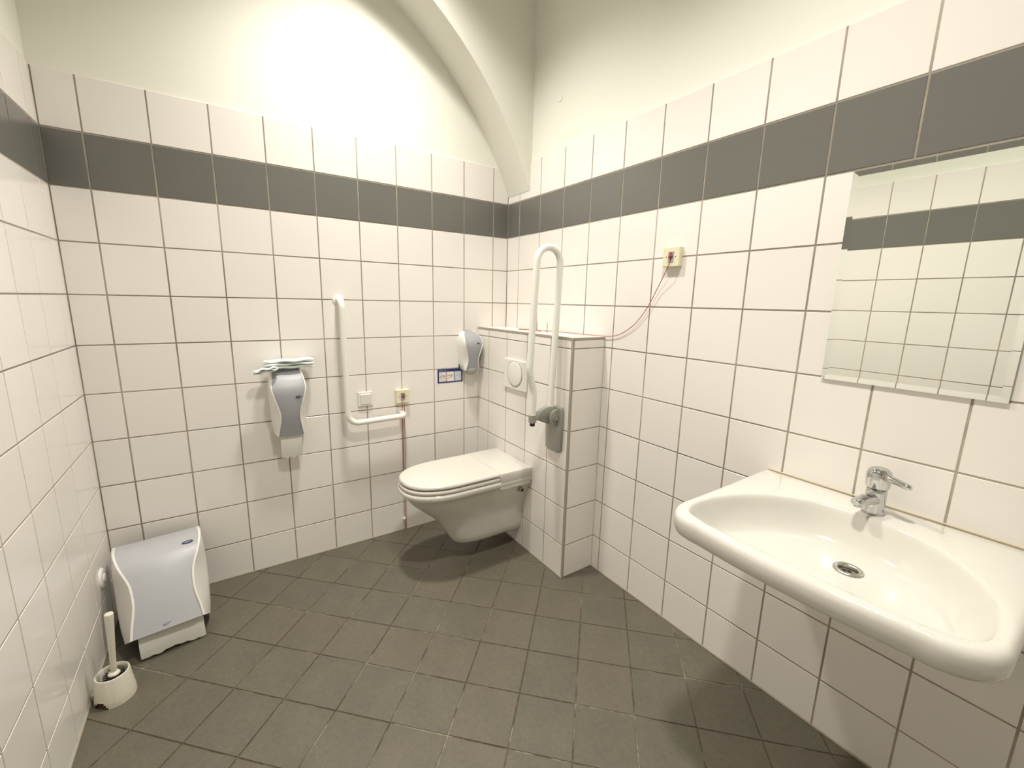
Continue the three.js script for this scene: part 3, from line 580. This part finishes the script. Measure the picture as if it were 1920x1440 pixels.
// ------------------------------------------------------------------ mirror
{
  const z0 = 1.816, z1 = 2.207, y0 = 1.177, y1 = 1.776, w = (z1 - z0) / 2, h = (y1 - y0) / 2, bv = 0.015;
  const m = thing('mirror', 'frameless mirror with slanted glass edges above the washbasin', 'mirror', [-0.0005, (y0 + y1) / 2, (z0 + z1) / 2]); m.rotation.y = -Math.PI / 2;
  const f = 0.0052, e = 0.0067;
  part(m, 'glass_face', new THREE.PlaneGeometry(2 * (w - bv), 2 * (h - bv)), M.mirror, [0, 0, f]);
  const quad = (a, b, c, d) => { const g = new THREE.BufferGeometry(); g.setAttribute('position', new THREE.Float32BufferAttribute([...a, ...b, ...c, ...a, ...c, ...d], 3)); g.setAttribute('uv', new THREE.Float32BufferAttribute(new Float32Array(12), 2)); g.computeVertexNormals(); return g; };
  const O = [[-w, -h, e], [w, -h, e], [w, h, e], [-w, h, e]], I = [[-w + bv, -h + bv, f], [w - bv, -h + bv, f], [w - bv, h - bv, f], [-w + bv, h - bv, f]];
  for (let i = 0; i < 4; i++) part(m, 'bevel', quad(O[i], O[(i + 1) % 4], I[(i + 1) % 4], I[i]), M.mirror);
  part(m, 'glass_edge', box(-w, w, -h, h, 0, f - 0.0004), M.glassEdge);
}

// ------------------------------------------------------------------ washbasin
{
  const RIM = 0.837, ZC = 2.014, HZ = 0.324;
  const b = thing('washbasin', 'white wall-hung washbasin with a wide oval bowl under the mirror', 'washbasin', [0, 0, ZC]);
  // outer outline and bowl edge in (x, z) about C
  const C = [-0.33, 0];
  const outer = [];
  { // wall side, sides and bowed front with rounded corners
    const rc = 0.085, xb = -0.0005, xf = t => -0.573 - 0.018 * (1 - t * t);
    const P = []; P.push([xb, -HZ + 0.012]); P.push([xb, HZ - 0.012], [xb - 0.003, HZ - 0.003], [xb - 0.012, HZ]);
    for (let i = 0; i <= 10; i++) P.push([-0.02 - i / 10 * (0.573 - rc - 0.02), HZ - 0.002 * (i / 10)]);
    for (let i = 1; i <= 14; i++) { const a = Math.PI / 2 * i / 14; P.push([-0.573 + rc - rc * Math.sin(a) - 0.003 * i / 14, HZ - rc - 0.002 + rc * Math.cos(a)]); }
    for (let i = 1; i < 24; i++) { const z = (HZ - rc) * (1 - 2 * i / 24); P.push([xf(z / (HZ - rc)) , z]); }
    const half = P.slice(1).filter(p => p[1] >= -1e-6);
    const full = [...half, ...half.slice().reverse().map(p => [p[0], -p[1]])]; outer.push(...full);
  }
  const innerHalf = [[-0.132, 0], [-0.138, 0.07], [-0.158, 0.13], [-0.20, 0.186], [-0.255, 0.232], [-0.31, 0.262], [-0.375, 0.283], [-0.44, 0.2915], [-0.490, 0.2865], [-0.522, 0.263], [-0.538, 0.215], [-0.545, 0.12], [-0.547, 0]];
  const ic = new THREE.CatmullRomCurve3([...innerHalf, ...innerHalf.slice(1, -1).reverse().map(p => [p[0], -p[1]])].map(p => V(p[0], 0, p[1])), true, 'centripetal');
  const inner = ic.getPoints(240).map(p => [p.x, p.z]);
  const botHalf = [[-0.186, 0], [-0.191, 0.07], [-0.213, 0.118], [-0.262, 0.168], [-0.32, 0.203], [-0.38, 0.222], [-0.43, 0.220], [-0.460, 0.190], [-0.474, 0.11], [-0.477, 0]];
  const bc = new THREE.CatmullRomCurve3([...botHalf, ...botHalf.slice(1, -1).reverse().map(p => [p[0], -p[1]])].map(p => V(p[0], 0, p[1])), true, 'centripetal');
  const bottom = bc.getPoints(240).map(p => [p.x, p.z]);
  function radial(poly, ang) { // farthest crossing of a ray from C
    const d = [Math.cos(ang), Math.sin(ang)]; let best = 0;
    for (let i = 0; i < poly.length; i++) { const a = poly[i], q = poly[(i + 1) % poly.length]; const ex = q[0] - a[0], ez = q[1] - a[1], den = d[0] * ez - d[1] * ex; if (Math.abs(den) < 1e-12) continue; const ax = a[0] - C[0], az = a[1] - C[1]; const t = (ax * ez - az * ex) / den, s = (ax * d[1] - az * d[0]) / den; if (t > best && s >= -1e-6 && s <= 1 + 1e-6) best = t; }
    return best;
  }
  // angles: even, plus the four corner directions so that corners stay crisp
  const N = 200, angs = []; for (let i = 0; i < N; i++) angs.push(i / N * Math.PI * 2);
  const cornerA = Math.atan2(HZ - 0.004, -0.004 - C[0]); for (const d of [-0.02, -0.008, 0, 0.008, 0.02]) { angs.push(cornerA + d, Math.PI * 2 - cornerA - d); } angs.sort((p, q) => p - q);
  const RO = angs.map(a => radial(outer, a)), RI = angs.map(a => radial(inner, a)), RB = angs.map(a => radial(bottom, a));
  const wallTab = [[0, .825], [.16, .803], [.30, .785], [.45, .770], [.62, .757], [.80, .748], [1, .742]];
  const loop = (rf, y, cx = C[0]) => angs.map((a, i) => V(cx + rf(i) * Math.cos(a), y, C[1] + rf(i) * Math.sin(a)));
  const wallClamp = L => L.map(p => { p.x = Math.min(p.x, -0.0008); return p; });
  const Ls = [
    ...[[.22, .712], [.45, .718], [.60, .726], [.68, .735], [.74, .745], [.80, .757], [.86, .766], [.91, .7725]].map(([k, y]) => loop(i => RO[i] * k, y)), loop(i => RO[i] - .016, 0.776), loop(i => RO[i] - .004, 0.783), loop(i => RO[i], 0.793),
    loop(i => RO[i], 0.819), loop(i => RO[i] - .003, 0.828), loop(i => RO[i] - .009, 0.8345), loop(i => RO[i] - .018, RIM), loop(i => (RO[i] - .02) * .5 + (RI[i] + .012) * .5, RIM - 0.0005),
    loop(i => RI[i] + .010, RIM - 0.0012), loop(i => RI[i] + .004, RIM - 0.003), loop(i => RI[i], RIM - 0.008), loop(i => RI[i] - .004, RIM - 0.017)];
  const mix = (k) => i => RI[i] * (1 - k) + RB[i] * k;
  for (const [k, y] of wallTab.slice(1)) Ls.push(loop(mix(k), y));
  // flatten towards the drain
  const DR = [-0.256, 0.020], rd = 0.029;
  const drainLoop = (r, y) => angs.map(a => V(DR[0] + r * Math.cos(a), y, DR[1] + r * Math.sin(a)));
  const last = Ls[Ls.length - 1], dl = drainLoop(rd, 0.7275);
  for (const k of [.12, .3, .55, .8]) Ls.push(last.map((p, i) => V(p.x + (dl[i].x - p.x) * k, 0.742 - 0.013 * Math.pow(k, .7), p.z + (dl[i].z - p.z) * k)));
  Ls.push(dl, drainLoop(rd - .001, 0.715));
  Ls.forEach(wallClamp);
  const g = mergeGeometries([gridGeo(Ls, { wrap: true, flip: false }), capLoop(Ls[0], false)]);
  part(b, 'basin', toCreasedNormals(g, 0.8), M.ceramic);
  // drain fitting
  const dr = part(b, 'drain', new THREE.LatheGeometry([[0.020, -0.012], [0.0205, 0.0], [0.024, 0.0032], [0.030, 0.0036], [0.0325, 0.0014], [0.0325, 0]].map(p => new THREE.Vector2(...p)), 40), M.steel, [DR[0], 0.7292, DR[1]]);
  part(dr, 'strainer', new THREE.CylinderGeometry(0.0203, 0.0203, 0.002, 32).translate(0, -0.011, 0), M.steel);
  for (let i = 0; i < 6; i++) { const a = i / 6 * 6.283; const s = new THREE.CylinderGeometry(0.0048, 0.0048, 0.0012, 14); part(dr, 'strainer_hole', s, M.black, [0.012 * Math.cos(a), -0.0096, 0.012 * Math.sin(a)]); }
  part(b, 'sealant', rbox(-0.004, -0.0002, RIM - 0.002, RIM + 0.003, -HZ + 0.01, HZ - 0.01, 0.0015, 2), mat({ color: rgb(0.66, 0.58, 0.42), roughness: .6 }));
}
// ------------------------------------------------------------------ tap
{
  const f = thing('mixer_tap', 'chrome single-lever mixer tap on the washbasin deck', 'tap', [-0.083, 0.837, 2.018]);
  part(f, 'body', new THREE.LatheGeometry([[0, 0.0], [0.0262, 0], [0.0265, 0.003], [0.0245, 0.006], [0.0240, 0.03], [0.0235, 0.062], [0.0225, 0.070], [0, 0.070]].map(p => new THREE.Vector2(...p)), 40), M.chrome);
  // spout towards the room
  const sp = []; for (const [t, y, hw, hh] of [[0.0, 0.040, 0.020, 0.018], [0.02, 0.042, 0.019, 0.016], [0.045, 0.044, 0.0165, 0.0125], [0.064, 0.0435, 0.0155, 0.0105], [0.078, 0.042, 0.014, 0.009], [0.083, 0.042, 0.010, 0.006]]) { const row = []; for (let i = 0; i < 24; i++) { const a = i / 24 * 6.28319; row.push(V(-t - 0.008, y + hh * Math.sin(a), hw * Math.cos(a))); } sp.push(row); }
  const spout = part(f, 'spout', mergeGeometries([gridGeo(sp, { wrap: true }), capLoop(sp[sp.length - 1], true)]), M.chrome);
  part(spout, 'aerator', new THREE.CylinderGeometry(0.0095, 0.0095, 0.009, 20), M.steel, [-0.076, 0.033, 0]); spout.rotation.y = -0.2;
  // handle cap, slightly tilted, with the lever swung to the right
  const cap = part(f, 'handle_cap', new THREE.LatheGeometry([[0, 0.0], [0.0235, 0.0], [0.0268, 0.006], [0.0285, 0.025], [0.0285, 0.038], [0.0262, 0.048], [0.020, 0.055], [0.010, 0.0585], [0, 0.0592]].map(p => new THREE.Vector2(...p)), 40), M.chrome, [0, 0.072, 0]);
  cap.rotation.z = 0.06;
  const lv = []; for (const [t, y, hw, hh] of [[0.0, 0.036, 0.014, 0.011], [0.02, 0.036, 0.013, 0.010], [0.034, 0.0355, 0.0120, 0.0092], [0.050, 0.034, 0.0110, 0.0084], [0.066, 0.032, 0.0108, 0.0082], [0.074, 0.0315, 0.009, 0.007], [0.078, 0.031, 0.005, 0.004]]) { const row = []; for (let i = 0; i < 20; i++) { const a = i / 20 * 6.28319; row.push(V(hw * Math.cos(a), y + hh * Math.sin(a), t)); } lv.push(row); }
  const lever = part(f, 'lever', mergeGeometries([gridGeo(lv, { wrap: true }), capLoop(lv[lv.length - 1], true)]), M.chrome, [0, 0.072, 0]); lever.rotation.y = -0.35;
}

scene.traverse(o => { if (o.isMesh) { o.castShadow = true; o.receiveShadow = true; } });
renderer.render(scene, camera);
